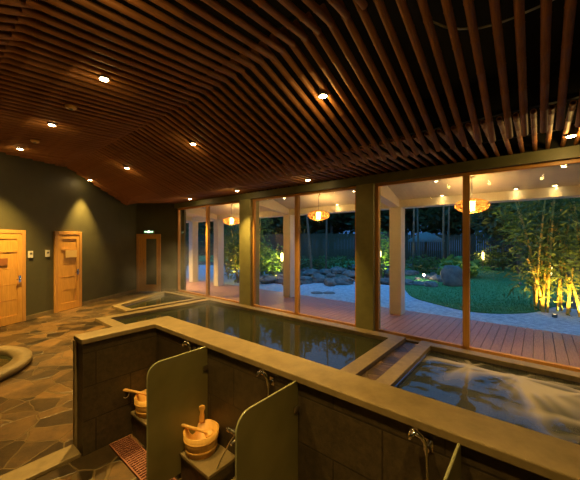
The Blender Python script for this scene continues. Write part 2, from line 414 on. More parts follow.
def jac_water(inn, z, r):
    xs = [p[0] for p in inn]; ys = [p[1] for p in inn]
    x0, x1, y0, y1 = min(xs), max(xs), min(ys), max(ys); nx, ny = 260, 170
    vs = []; fo = []
    for j in range(ny+1):
        for i in range(nx+1):
            x = x0+(x1-x0)*i/nx; y = y0+(y1-y0)*j/ny
            wx, wy = x+r.location.x, y+r.location.y; f = 0
            wr = noise.noise(Vector((wx*1.6, wy*1.6, 4.0)))
            for k, J in enumerate(JETS):
                dx, dy = wx-J.x, wy-J.y; d = math.hypot(dx, dy)+1e-4
                an = math.atan2(-dy, dx)+wr*.2*d               # direction of throw, away from the far rim
                st = noise.noise(Vector((math.cos(an)*1.9+k*7.1, math.sin(an)*1.9, d*.3)))*1.5+.42
                st2 = noise.noise(Vector((math.cos(an)*5+k*3.3, math.sin(an)*5, d*.4)))*.6+.6
                amp = math.exp(-(d/.92)**2)*min(1, d/.1)
                f += amp*max(0, st)*st2*1.0*(1 if dy < .05 else .35) + .45*math.exp(-(d/.12)**2)
            f = max(0, min(1, f)); f = f*f*(3-2*f)
            hgt = .02*f+.012*noise.noise(Vector((wx*3, wy*3, 0)))
            edge = min(1, min(x-x0, x1-x, y-y0, y1-y)/.1)
            vs.append((x, y, z+hgt*max(0, edge))); fo.append(f*.58)
    fs = [(j*(nx+1)+i, j*(nx+1)+i+1, (j+1)*(nx+1)+i+1, (j+1)*(nx+1)+i) for j in range(ny) for i in range(nx)]
    w = MB(); w.add(vs, fs, True); o = w.build('water', 'jacuzzi_water', r)
    a = o.data.attributes.new('foam', 'FLOAT', 'POINT'); a.data.foreach_set('value', fo)
pool('jet_pool', rect(JP), 'jet pool at right with foaming bubbling water beside the deck windows', .2, .9, -.03, None, jac_water)

# round tub on the left
r = empty('round_tub', (*tub, 0)); tag(r, 'round stone tub with a wide flat rim at the left edge of the paving', 'tub')
MB().lathe([(.74, .0), (.74, .12), (.95, .12), (.96, .11), (.96, .06), (.90, .0)], 64).build('rim', 'stonecap', r)
MB().lathe([(.74, .02), (.735, -.5), (.001, -.5)], 48).build('basin', 'basin', r)
MB().lathe([(.738, .055), (.001, .055)], 48).build('water', 'water', r)

# ------------------------------------------------------------------ low L wall
WX0, WX1, WY0, WY1, WH = -3.28, -3.06, .86, 1.77, 1.03
r = empty('low_wall', (0, 0, 0)); tag(r, 'L-shaped waist-high dark tiled wall with sandstone top behind the wash places', 'low wall')
t = .015
MB().prism([(WX0+t, WY0+t), (WX1-t, WY0+t), (WX1-t, 1.53), (RX, 1.53), (RX, WY1-t), (WX0+t, WY1-t)], 0, .985).build('wall_body', 'darktile', r)
MB().prism([(WX0, WY0), (WX1, WY0), (WX1, 1.51), (RX, 1.51), (RX, WY1), (WX0, WY1)], .985, WH).build('top', 'stonecap', r, .006)
MB().box(WX0, WY0-.005, 0, WX0+.05, WY0+.03, .985).build('corner_strip', 'stonecap', r)
k = MB().prism([(WX0+.0, -3.1), (WX1-.0, -3.1), (WX1-.02, WY0), (WX0, WY0)], 0, .035); tag(k.build('floor_kerb', 'stonecap', None, .005), 'pale flat stone kerb running across the paving from the low wall end', 'kerb')

# frosted partitions
def partition(x, label):
    r = empty('shower_screen', (x, 1.53, 0)); tag(r, label, 'screen', 'frosted glass screens of the wash places')
    n = 6; rc = .09; zt = .99; L = .51
    prof = [(0, .06), (0, zt)]+[(-L+rc-rc*math.sin(a), zt-rc+rc*math.cos(a)) for a in [PI/2*i/n for i in range(n+1)]]+[(-L, .06)]
    m = MB(); mt = Matrix(((0, 0, 1, 0), (1, 0, 0, 0), (0, 1, 0, 0), (0, 0, 0, 1)))
    m.prism(prof, -.006, .006, mt); m.build('glass_panel', 'frost', r)
    e = MB(); e.tube([(0, y, z) for y, z in prof[1:]], .0065, 6); e.build('edge', 'frost_edge', r)
    h = MB(); h.box(-.02, -.05, .25, .02, .0, .29); h.box(-.02, -.05, .80, .02, .0, .84); h.build('clamp', 'chrome', r, .004)
    return r
partition(-2.18, 'frosted glass screen on the left, nearest the inner corner of the low wall')
partition(-1.20, 'frosted glass screen in the middle, right of the whole visible bucket')
partition(-.27, 'frosted glass screen on the right, only its narrow upper corner in view')

# shelves
def shelf(x0, x1, label):
    r = empty('stone_shelf', ((x0+x1)/2, 1.41, 0)); tag(r, label, 'shelf', 'stone shelves of the wash places'); w = (x1-x0)/2
    MB().box(-w, -.13, 0, w, .115, .205).build('plinth', 'darktile', r)
    MB().box(-w, -.145, .205, w, .118, .23).build('shelf_top', 'stonecap', r, .004)
shelf(-3.055, -2.20, 'low stone shelf at the inner corner of the wall, under the half-hidden bucket')
shelf(-2.17, -1.79, 'low stone shelf with the wooden bucket standing between two screens')
shelf(-1.17, -.30, 'low stone shelf right of the middle screen')
tag(MB().box(-1.76, 1.20, 0, -1.30, 1.52, .12).build('stone_step', 'stonecap', None, .006), 'low pale stone block beside the middle bucket shelf', 'block')

# drain grate (slats stay in the mesh)
g = MB(); gx0, gx1, gy0, gy1 = -3.04, -.2, 1.07, 1.25
g.box(gx0, gy0, .004, gx1, gy0+.012, .02); g.box(gx0, gy1-.012, .004, gx1, gy1, .02)
x = gx0
while x < gx1-.01:
    g.box(x, gy0, .004, x+.014, gy1, .018); x += .03
for q in (1.11, 1.15, 1.19): g.box(gx0, q, .004, gx1, q+.008, .014)
tag(g.build('drain_grate', 'grate'), 'long reddish brown drain grate set in the floor before the stone shelves', 'grate')

# buckets with ladles
def bucket(x, y, z, rz, label):
    r = empty('wooden_bucket', (x, y, z), rz); tag(r, label, 'bucket', 'wooden wash buckets')
    m = MB(); m.lathe([(.001, .02), (.105, .02), (.127, .165), (.138, .165), (.112, .0), (.001, .0)], 36); m.build('tub_body', 'bucketwood', r)
    for zz, rr in ((.045, .1215), (.115, .1320)):
        MB().lathe([(rr-.004, zz-.009), (rr+.002, zz-.009), (rr+.004, zz+.009), (rr-.002, zz+.009)], 36).build('hoop', 'bucketwood', r)
    # upright stave handle at the back
    pr = [(-.022, 0), (-.022, .05), (-.013, .085), (-.027, .115), (-.022, .135), (0, .143), (.022, .135), (.027, .115), (.013, .085), (.022, .05), (.022, 0)]
    mt = Matrix(((1, 0, 0, 0), (0, 0, 1, .125), (0, 1, 0, .15), (0, 0, 0, 1)))
    MB().prism(pr, -.009, .009, mt).build('stave_handle', 'bucketwood', r, .003)
    return r
def ladle(x, y, z, rz, label):
    r = empty('wooden_ladle', (x, y, z), rz); tag(r, label, 'ladle', 'wooden ladles')
    m = MB(); m.tube([(-.268, 0, .066), (-.245, 0, .063), (-.12, 0, .036), (.0, 0, .002), (.06, 0, -.018)], [.013, .016, .013, .012, .010], 10); m.build('handle', 'bucketwood', r)
    m = MB(); m.lathe([(.001, -.03), (.028, -.026), (.04, .0), (.036, .0), (.024, -.02), (.001, -.024)], 20, (.085, 0, -.02)); m.build('bowl', 'bucketwood', r)
    c = [(-.21+.030*math.cos(a), .0+.012*math.sin(a), .022+.036*math.sin(a)) for a in [2*PI*i/16 for i in range(17)]]
    MB().tube(c, .0022, 6, False).build('cord_loop', 'rope', r)
bucket(-2.06, 1.392, .23, math.radians(54), 'wooden bucket in full view between the left and middle screens')
ladle(-2.075, 1.375, .392, math.radians(38), 'wooden ladle lying across the bucket in full view')
bucket(-2.91, 1.385, .23, math.radians(62), 'wooden bucket by the inner wall corner, half hidden by the left screen')
ladle(-2.92, 1.375, .392, math.radians(44), 'wooden ladle lying across the half-hidden bucket in the corner')

# showers and taps
def shower(x, label):
    r = empty('hand_shower', (x, 1.53, .97)); tag(r, label, 'shower', 'hand showers on the low wall')
    m = MB(); m.tube([(0, 0, -.05), (0, -.045, -.05)], .014, 12); m.box(-.02, -.006, -.075, .02, 0, -.02); m.build('bracket', 'chrome', r)
    m = MB(); m.tube([(0, -.04, -.075), (-.004, -.048, -.02), (-.018, -.052, .006), (-.045, -.056, .018)], [.009, .010, .011, .014], 10)
    m.build('handle', 'chrome', r)
    mt = Matrix.Translation((-.062, -.06, .012)) @ Matrix.Rotation(math.radians(-55), 4, 'Y')
    m = MB(); m.lathe([(.001, .014), (.016, .012), (.032, .0), (.034, -.010), (.030, -.013), (.001, -.013)], 20, mat=mt); m.build('shower_head', 'chrome', r)
    m = MB(); m.tube([(0, -.04, -.075), (.004, -.045, -.14), (.012, -.05, -.30), (.0, -.055, -.5), (-.04, -.06, -.62), (-.14, -.06, -.66), (-.25, -.06, -.60), (-.31, -.06, -.53)], .006, 8)
    m.build('hose', 'chrome', r)
shower(-2.36, 'chrome hand shower in the inner corner, above the left screen edge')
shower(-1.42, 'chrome hand shower left of the middle screen top')
shower(-.40, 'chrome hand shower left of the right screen')
def tap(x, label):
    r = empty('mixer_tap', (x, 1.53, .45)); tag(r, label, 'tap', 'mixer taps on the low wall')
    MB().tube([(-.075, -.055, 0), (.075, -.055, 0)], .017, 14).build('valve_body', 'chrome', r)
    for s in (-1, 1):
        MB().tube([(s*.06, 0, 0), (s*.06, -.055, 0)], .014, 12).build('wall_union', 'chrome', r)
        m = MB(); m.tube([(s*.075, -.055, 0), (s*.105, -.055, 0)], .020, 12); m.tube([(s*.095, -.055, .0), (s*.095, -.085, .028)], .005, 8); m.build('knob', 'chrome', r)
    MB().tube([(-.03, -.055, -.01), (-.05, -.09, -.06), (-.075, -.15, -.17), (-.09, -.20, -.26), (-.07, -.26, -.38), (.06, -.22, -.42), (.2, -.12, -.40)], .006, 8).build('hose', 'chrome', r)
    MB().tube([(0, -.055, -.01), (0, -.075, -.03), (0, -.12, -.04)], .010, 10).build('spout', 'chrome', r)
tap(-1.72, 'chrome mixer tap right of the whole wooden bucket'); tap(-.72, 'chrome mixer tap right of the middle screen, low on the wall'); 

# ------------------------------------------------------------------ doors on the left walls
ang = math.atan2(-WD.y, -WD.x)
def on_wall(x):           # horizontal distance along left wall under pixel column x
    r_ = ray(x, 240); a = Vector((r_.x, r_.y))
    # solve s*a = WA + t*WD
    det = a.x*(-WD.y)-a.y*(-WD.x); s_ = (WA.x*(-WD.y)-WA.y*(-WD.x))/det
    return a*s_
def door(idx, pa, pb, h, plate=None, glazed=False):
    pa = Vector(pa); pb = Vector(pb); d = pb-pa; w = d.length; rz = math.atan2(d.y, d.x)
    r = empty(f'door_{idx}', (pa.x, pa.y, 0), rz); r['kind'] = 'structure'
    # local: x along the wall, -y into the room
    f = MB(); fw = .085
    f.box(0, -.05, 0, fw, .0, h); f.box(w-fw, -.05, 0, w, .0, h); f.box(fw, -.05, h-fw, w-fw, 0, h); f.build('door_frame', 'framewood', r, .006)
    if glazed:
        lf = MB(); lf.box(fw, -.035, .01, fw+.26, -.002, h-fw); lf.box(w-fw-.07, -.035, .01, w-fw, -.002, h-fw)
        lf.box(fw+.26, -.035, .01, w-fw-.07, -.002, .26); lf.box(fw+.26, -.035, h-fw-.09, w-fw-.07, -.002, h-fw); lf.build('door_leaf', 'doorwood', r, .004)
        MB().box(fw+.26, -.022, .26, w-fw-.07, -.016, h-fw-.09).build('glass_panel', 'glass', r)
        cu = MB(); n = 48; a0, a1 = fw+.26, w-fw-.07; vs = []
        for i in range(n+1):
            x = a0+(a1-a0)*i/n; y = -.006+.0035*math.sin(i*1.3)
            vs += [(x, y, .26), (x, y, h-fw-.09)]
        cu.add(vs, [(2*i, 2*i+2, 2*i+3, 2*i+1) for i in range(n)], True); cu.build('curtain', 'grey', r)
        MB().tube([(fw+.2, -.035, 1.0), (fw+.2, -.07, 1.02), (fw+.2, -.07, 1.18), (fw+.2, -.035, 1.2)], .008, 8).build('handle', 'chrome', r)
    else:
        lf = MB(); lf.box(fw, -.03, .01, w-fw, -.002, h-fw)
        st = .10
        for bx_ in ((fw, .01, fw+st, h-fw), (w-fw-st, .01, w-fw, h-fw), (fw+st, .01, w-fw-st, .2), (fw+st, h-fw-.12, w-fw-st, h-fw), (fw+st, h-fw-.42, w-fw-st, h-fw-.37)):
            lf.box(bx_[0], -.042, bx_[1], bx_[2], -.03, bx_[3])
        for q in (.55, .9, 1.25): lf.box(fw+st, -.034, q, w-fw-st, -.03, q+.012)
        lf.build('door_leaf', 'doorwood', r, .003)
        m = MB(); m.tube([(w-fw-.05, -.04, 1.0), (w-fw-.05, -.08, 1.0), (w-fw-.16, -.08, 1.0)], .01, 8); m.box(w-fw-.075, -.046, .93, w-fw-.025, -.04, 1.08); m.build('handle', 'chrome', r)
        x0, z0, x1, z1, mt = plate
        MB().box(x0, -.05, z0, x1, -.042, z1).build('name_plate', mt, r, .002)
        e = MB(); e.box(x0+.02, -.052, (z0+z1)/2-.008, x1-.02, -.05, (z0+z1)/2+.008)
    return r
M['plate_dark'] = noisy('plate_dark', (.30, .11, .03), (.36, .14, .045), 5, .4, bmp=0)
M['plate_pale'] = noisy('plate_pale', (.80, .55, .20), (.85, .60, .24), 5, .4, bmp=0)
eps = bn*.001
# bn points into the room? choose the side facing the camera
if bn.dot(-WA) < 0: bn = -bn
D2a, D2b = on_wall(53.5)+bn*.002, on_wall(80.5)+bn*.002
D1b = on_wall(24.2)+bn*.002; D1a = D1b-WD*1.12
dl = .0
door(2, D2a, D2b, 2.13, (.30, 1.42, .66, 1.62, 'plate_pale'))
door(1, D1a, D1b, 2.13, (.16, 1.34, .72, 1.50, 'plate_dark'))
fn = Vector((FD.y, -FD.x)); 
if fn.dot(-CORN) < 0: fn = -fn
def on_far(x):
    r_ = ray(x, 240); a = Vector((r_.x, r_.y)); det = a.x*(-FD.y)-a.y*(-FD.x); s_ = (CORN.x*(-FD.y)-CORN.y*(-FD.x))/det
    return a*s_
door(3, on_far(137)+fn*.002, on_far(161)+fn*.002, 2.12, glazed=True)
def bb(name, a, b, n):
    struct(MB().prism([tuple(a), tuple(b), tuple(b+n*.02), tuple(a+n*.02)][::-1], 0, .10), name, 'stonecap')
bb('baseboard_left', on_wall(81), CORN, bn); bb('baseboard_middle', on_wall(24.8), on_wall(53), bn)
bb('baseboard_far', on_far(161.5), FE, fn); bb('baseboard_corner', CORN, on_far(136.5), fn)
# wall switches between the doors
for px, py, lab in ((30, 254.5, 'small white wall control left, nearer the first door'), (47, 253.5, 'small white wall control right, nearer the second door')):
    p = on_wall(px); z = H-(py-240)*((-sn*p.x+cs*p.y))/F
    r = empty('wall_control', (p.x, p.y, z), math.atan2(WD.y, WD.x)); tag(r, lab, 'switch', 'white wall controls')
    MB().box(-.055, -.03, -.085, .055, 0, .085).build('casing', 'white', r, .008)
    MB().box(-.03, -.034, .0, .03, -.03, .045).build('screen', 'grey', r)
# exit sign over the glazed door
p = on_far(149.3)+fn*.0
r = empty('exit_sign', (p.x, p.y, 2.20), math.atan2(FD.y, FD.x)); tag(r, 'small lit green exit sign above the glazed door', 'sign')
MB().box(-.19, -.04, -.055, .19, 0, .055).build('casing', 'grey', r, .004)
MB().box(-.175, -.045, -.045, .175, -.04, .045).build('green_face', 'exit', r)
m = MB()
m.box(-.045, -.05, -.03, .045, -.045, .03); m.ball((0, -.047, .042), .014, 8, (1, .2, 1))
for s in (-1, 1): m.box(min(s*.045, s*.12), -.05, -.010, max(s*.045, s*.12), -.045, .010); m.prism([(s*.16, 0), (s*.12, .026), (s*.12, -.026)], .045, .05, Matrix(((1, 0, 0, 0), (0, 0, -1, 0), (0, 1, 0, 0), (0, 0, 0, 1))))
m.build('symbol', 'exitw', r)

# ------------------------------------------------------------------ bamboo ceiling
PR = .036
def pole_mesh(L, r=PR):
    m = MB(); n = 12; pts = []; rad = []
    k = max(3, int(L/.36)); off = .17
    y = 0
    pts.append((0, 0, 0)); rad.append(r)
    for i in range(k):
        y = off+i*.36
        if y > L-.05: break
        for dy, dr in ((-.012, 0), (0, .0035), (.012, 0)): pts.append((0, y+dy, 0)); rad.append(r+dr)
    pts.append((0, L, 0)); rad.append(r)
    m.tube(pts, rad, n, False)
    # open ends: wall thickness and a short way down the bore
    for y0, s in ((0, 1), (L, -1)):
        vs = [(rr*math.sin(2*PI*j/n), yy, rr*math.cos(2*PI*j/n)) for rr, yy in ((r, y0), (r*.72, y0), (r*.72, y0+s*.25), (.001, y0+s*.25)) for j in range(n)]
        m.add(vs, [(a*n+j, a*n+(j+1) % n, (a+1)*n+(j+1) % n, (a+1)*n+j) for a in range(3) for j in range(n)])
    return m
FACETS = [  # y0, z0, y1, z1, xmin, xmax, offset, label, group
    (4.08, 3.262, 5.84, 3.262, -11.4, 1.3, .121, 'brown bamboo pole in the level strip of ceiling next to the window beam', 'poles of the level strip by the window beam'),
    (2.22, 3.962, 4.42, 3.125, -11.0, 1.3, .045, 'brown bamboo pole in the broad ceiling slope that drops towards the windows', 'poles of the slope towards the windows'),
    (.50, 3.80, 2.36, 3.872, -10.3, -1.0, .076, 'brown bamboo pole in the high, nearly level ridge part of the ceiling', 'poles of the high ridge'),
    (-.75, 3.33, .66, 3.875, -9.4, -2.6, .0, 'brown bamboo pole in the ceiling part bending down at the top left corner', 'poles bending down at the top left'),
]
SPC = .152; count = 0
for (y0, z0, y1, z1, xa, xb, off, lab, grp) in FACETS:
    L = math.hypot(y1-y0, z1-z0); tilt = math.atan2(z1-z0, y1-y0)
    base = pole_mesh(L, {.50: .031, -.75: .031, 4.08: .028}.get(y0, .034)); first = None
    n0 = math.ceil((xa-off)/SPC); n1 = math.floor((xb-off)/SPC)
    for k in range(n1, n0-1, -1):
        X = k*SPC+off
        # clip to the slanting walls
        yl = WA.y+(X+.05-WA.x)/WD.x*WD.y if X+.05 < WA.x else None
        ya, yb = y0, y1
        ylim_lo = WA.y+((X-.05)-WA.x)/WD.x*WD.y      # wall line: inside is larger y? inside when X > wallx(Y)  => Y > ...
        # room side of left wall: Y values for which wallx(Y) < X  -> Y > ylim
        ya = max(ya, ylim_lo+.02)
        yf = CORN.y+((X-.05)-CORN.x)/FD.x*FD.y
        yb = min(yb, yf-.04)
        if yb-ya < .12: continue
        if first is None:
            o = base.build('bamboo_pole', 'bamboo'); first = o
        else:
            o = first.copy(); C.objects.link(o)
        tag(o, lab, 'pole', grp)
        za = z0+(z1-z0)*(ya-y0)/(y1-y0)
        o.location = (X+random.uniform(-.006, .006), ya, za+random.uniform(-.004, .004)); o.rotation_euler = (tilt+random.uniform(-.003, .003), random.uniform(0, .0), random.uniform(-.004, .004))
        o.scale = (1, (yb-ya)/(y1-y0), 1); count += 1
print('POLES', count)
# dark carrier battens above the poles
for i, (Y, z) in enumerate(((5.3, 3.35), (4.25, 3.36), (2.3, 4.04), (.6, 3.96))):
    xl = wallx(Y)+.1 if Y < CORN.y else CORN.x+(Y-CORN.y)/FD.y*FD.x+.15
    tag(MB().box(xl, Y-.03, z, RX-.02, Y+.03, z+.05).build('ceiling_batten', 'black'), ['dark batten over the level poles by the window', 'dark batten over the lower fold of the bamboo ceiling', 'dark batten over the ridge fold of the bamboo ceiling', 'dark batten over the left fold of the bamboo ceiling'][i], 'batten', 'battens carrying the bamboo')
# pale conduit seen between the poles
c = [on_z(x, y, 4.05+dz) for x, y, dz in ((425, 18, .3), (433, 22, .1), (445, 27, 0), (460, 29, 0), (480, 28, 0), (500, 23, 0), (520, 15, 0), (545, 4, 0), (575, -12, 0))]
tag(MB().tube(c, .011, 8).build('conduit', 'white'), 'thin pale cable conduit sagging above the poles at the top right', 'cable')

def ceil_hit(x, y, drop=.05):
    r_ = ray(x, y)
    for (y0, z0, y1, z1, *_r) in FACETS:
        k = (z1-z0)/(y1-y0); z0_ = z0-drop
        d = (z0_-H-k*y0)/(r_.z-k*r_.y); Y = d*r_.y
        if y0-.02 <= Y <= y1+.02 and d > 0: return Vector((d*r_.x, Y, H+d*r_.z))
    raise ValueError((x, y))
def downlight(loc, label, power=None, group='recessed ceiling spots', stray=True, sp=74):
    r = empty('downlight', loc); tag(r, label, 'ceiling lamp', group)
    MB().lathe([(.046, -.004), (.058, -.004), (.060, .006), (.050, .012), (.045, .13), (.001, .13)], 20).build('housing', 'grey', r)
    MB().lathe([(.047, -.004), (.044, -.010), (.001, -.016)], 20).build('lens', 'lens', r)
    light('beam', 'SPOT', (0, 0, -.05), power or SPOT_W, parent=r, radius=.03, spot=sp, blend=.8)
    if stray: light('stray', 'POINT', (0, 0, -.09), BOWL_W*(.3 if loc[0] < -3.5 else (2.2 if loc[1] > 4 else 1)), parent=r, radius=.04)
    return r
for (q_, lab) in (((-2.25, .78), 'ceiling spot over the left wash place, above the frame'), ((-1.15, .62), 'ceiling spot over the middle wash place, above the frame'), ((.1, .62), 'ceiling spot over the right wash place, above the frame'),
                  ((2.6, .7), 'ceiling spot to the right of the camera'), ((-3.4, -1.6), 'added fill spot behind the camera to the left'), ((.5, -1.8), 'added fill spot behind the camera')):  # the two behind the camera are added fill lamps, out of view
    downlight((q_[0], q_[1], 3.74), lab, {-2.25: 290, -1.15: 220, .1: 150, 2.6: 150, -3.4: 40, .5: 90}[q_[0]], sp=80)
DL = [((104, 79), 'lit ceiling spot, topmost and largest in the upper left of the ceiling'), ((52, 125), 'lit ceiling spot left of centre of the high ridge, second from the left wall'),
      ((20, 149), 'lit ceiling spot nearest the first door'), ((323, 96), 'lit ceiling spot in the middle of the slope towards the windows, nearest and brightest'),
      ((193, 144), 'lit ceiling spot on the slope, halfway to the far wall'), ((127, 168), 'lit ceiling spot on the slope, before the glazed door'),
      ((90, 180), 'lit ceiling spot nearest the left wall beyond the second door'), ((237, 191), 'lit ceiling spot in the level strip, above the left pillar'),
      ((190, 199), 'lit ceiling spot in the level strip, above the leftmost window'), ((150, 206), 'lit ceiling spot in the level strip, above the exit sign'),
      ((308, 180), 'faint lit ceiling spot in the level strip, above the middle window'), ((571, 136), 'lit ceiling spot in the level strip at the right edge of the photo')]
for (px, lab) in DL:
    downlight(ceil_hit(*px, drop=.05), lab, {20: 1000, 90: 900, 150: 1900, 190: 800, 104: 620, 323: 600}.get(px[0]), sp={20: 90, 90: 62, 150: 110}.get(px[0], 76))
for (px, lab) in (((71, 107), 'round brown unlit detector disc on the ridge, nearer the middle'), ((35, 141), 'round brown unlit detector disc near the left wall')):
    p = ceil_hit(*px, drop=.045); r = empty('ceiling_detector', p); tag(r, lab, 'detector', 'ceiling detectors')
    MB().lathe([(.001, -.03), (.05, -.028), (.07, -.01), (.072, .008), (.001, .008)], 24).build('casing', 'bucketwood', r)
    MB().lathe([(.001, -.040), (.02, -.038), (.025, -.028)], 16).build('sensor', 'grey', r)

# ------------------------------------------------------------------ porch
CY = 7.76
struct(MB().add([(-16, 6.05, 3.39), (6, 6.05, 3.39), (6, 7.62, 2.9), (-16, 7.62, 2.9), (-16, 6.05, 3.6), (6, 6.05, 3.6), (6, 8.4, 2.9), (-16, 8.4, 2.9)],
               [(0, 1, 2, 3), (7, 6, 5, 4), (3, 2, 6, 7), (0, 3, 7, 4), (1, 5, 6, 2), (0, 4, 5, 1)]), 'ceiling_porch', 'cream')
struct(MB().box(-16, 7.58, 2.72, 6, 8.0, 2.905), 'trim_3', 'cream')
for i, X in enumerate((-12.1, -10.25, -6.42, -2.80, .85, 4.5)):
    struct(MB().box(X-.15, CY-.15, 0, X+.15, CY+.15, 2.73), f'column_{i+1}', 'cream', bevel=.01)
    struct(MB().add([(X-.12, 6.05, 2.95), (X+.12, 6.05, 2.95), (X+.12, 7.6, 2.73), (X-.12, 7.6, 2.73), (X-.12, 6.05, 3.40), (X+.12, 6.05, 3.40), (X+.12, 7.6, 2.92), (X-.12, 7.6, 2.92)],
                    [(0, 3, 2, 1), (4, 5, 6, 7), (0, 1, 5, 4), (1, 2, 6, 5), (2, 3, 7, 6), (3, 0, 4, 7)]), f'trim_{i+4}', 'cream')
def pendant(X, label):
    Y = 6.8; zc = 3.15; r = empty('pendant_lamp', (X, Y, 2.57)); tag(r, label, 'pendant lamp', 'woven pendant lamps on the porch')
    MB().tube([(0, 0, .14), (0, 0, zc-2.57)], .006, 6).build('cord', 'grey', r)
    MB().lathe([(.05, zc-2.6), (.045, zc-2.57), (.001, zc-2.565)], 16).build('ceiling_rose', 'cream', r)
    m = MB(); n = 13
    for i in range(n):
        a = PI*(i+.5)/n; m.lathe([(.31*math.sin(a)-.004, .135*math.cos(a)-.004), (.31*math.sin(a)+.004, .135*math.cos(a)-.004), (.31*math.sin(a)+.004, .135*math.cos(a)+.004), (.31*math.sin(a)-.004, .135*math.cos(a)+.004), (.31*math.sin(a)-.004, .135*math.cos(a)-.004)], 32)
    for j in range(14):
        t = 2*PI*j/14; m.tube([(.30*math.sin(PI*k/10)*math.cos(t), .30*math.sin(PI*k/10)*math.sin(t), .132*math.cos(PI*k/10)) for k in range(1, 10)], .0035, 5)
    ls = m.build('lamp_shade', 'shade', r)
    MB().lathe([(.30*math.sin(PI*k/16)+.001, -.13*math.cos(PI*k/16)) for k in range(1, 16)], 40).build('weave', 'shade_shell', ls)
    MB().lathe([(.001, -.10), (.05, -.10), (.055, .09), (.001, .09)], 20).build('bulb', 'bulb', r)
    light('glow', 'POINT', (0, 0, -.16), PENDANT_W*.5, (1, .55, .18), r, .05); light('glow', 'POINT', (0, 0, .20), PENDANT_W*.35, (1, .55, .18), r, .05)
pendant(-.99, 'lit woven pendant lamp on the porch, rightmost and largest'); pendant(-4.60, 'lit woven pendant lamp on the porch seen through the middle window')
pendant(-8.25, 'lit woven pendant lamp on the porch, leftmost beside the left pillar'); pendant(-11.6, 'lit woven pendant lamp on the porch, hidden beyond the left end') if False else None
def porch_hit(x, y):
    r_ = ray(x, y); k = (2.9-3.39)/(7.62-6.05); z0 = 3.39-k*6.05-.012
    d = (z0-H)/(r_.z-k*r_.y); return Vector((d*r_.x, d*r_.y, H+d*r_.z))
for (px, lab) in (((564, 166), 'lit porch spot nearest the beam at the right edge'), ((436, 181), 'lit porch spot left of the rightmost pendant'),
                  ((284, 198), 'lit porch spot seen in the middle window, left pane'), ((354, 191), 'lit porch spot beside the middle pillar'),
                  ((244, 201), 'lit porch spot beside the left pillar top')):
    p = porch_hit(*px)
    r = empty('porch_spot', p); tag(r, lab, 'ceiling lamp', 'porch ceiling spots')
    MB().lathe([(.03, -.012), (.05, -.012), (.052, .03), (.001, .03)], 16).build('housing', 'cream', r)
    MB().lathe([(.03, -.011), (.001, -.011)], 16).build('lens', 'lens', r)
    light('beam', 'SPOT', (0, 0, -.03), PORCH_W, (1, .55, .18), r, radius=.03, spot=100, blend=.7)
for (px, lab) in (((555, 196), 'lit porch spot close to the outer beam at the right'), ((442, 204), 'small lit porch spot at the outer beam left of the rightmost pendant'), ((516, 200), 'faint small porch spot right of the rightmost pendant'), ((337, 209), 'small porch spot right of the middle pendant')):
    r_ = ray(*px); d = 7.5/r_.y; p = Vector((d*r_.x, 7.5, 2.925))
    r = empty('porch_spot', p); tag(r, lab, 'ceiling lamp', 'porch ceiling spots')
    MB().lathe([(.03, -.012), (.05, -.012), (.052, .03), (.001, .03)], 16).build('housing', 'cream', r)
    MB().lathe([(.03, -.011), (.001, -.011)], 16).build('lens', 'lens', r)
    light('beam', 'SPOT', (0, 0, -.03), PORCH_W*.4, (1, .55, .18), r, radius=.03, spot=100, blend=.7)

# deck boards
m = MB(); x = -16
while x < 6:
    m.box(x, 6.10, -.04, x+.137, 8.25, 0.0); x += .145
struct(m, 'floor_deck', 'deck')

# ------------------------------------------------------------------ garden ground
struct(MB().box(-60, 6.1, -.3, 40, 60, -.07), 'floor_ground', 'soil')
path = [(-20, 8.26), (8, 8.26), (8, 12.0), (3, 11.2), (.5, 11.6), (-1, 10.6), (-3, 10.6), (-4.3, 12.6), (-7.5, 12.6), (-10, 12.2), (-14, 13.4), (-20, 14)]
struct(MB().prism(path, -.10, -.035), 'floor_path', 'gravel')
def smooth_loop(pts, k=8):
    out = []; n = len(pts)
    for i in range(n):
        p = [Vector(pts[(i+j-1) % n]) for j in range(4)]
        for s in range(k):
            t = s/k; out.append(tuple(.5*((2*p[1])+(p[2]-p[0])*t+(2*p[0]-5*p[1]+4*p[2]-p[3])*t*t+(3*p[1]-p[0]-3*p[2]+p[3])*t*t*t)))
    return out
lawn = smooth_loop([(-3.9, 11.7), (-3.2, 10.4), (-2.26, 9.7), (-1.4, 9.33), (-.53, 9.75), (.15, 10.9), (.9, 14), (1.5, 22), (-6, 27), (-7.2, 20), (-5.2, 14.5)])
tag(struct(MB().prism(lawn, -.10, .0), 'lawn', 'grass'), kind='stuff', label='large rounded green lawn right of the boulders beyond the deck', cat='lawn')
lawn2 = smooth_loop([(-20, 16.5), (-14, 15.3), (-11.5, 17.2), (-10.5, 19), (-12, 25), (-20, 27), (-30, 26), (-30, 16)])
tag(struct(MB().prism(lawn2, -.10, .0), 'lawn', 'grass'), kind='stuff', label='darker strip of lawn behind the boulders on the left', cat='lawn')
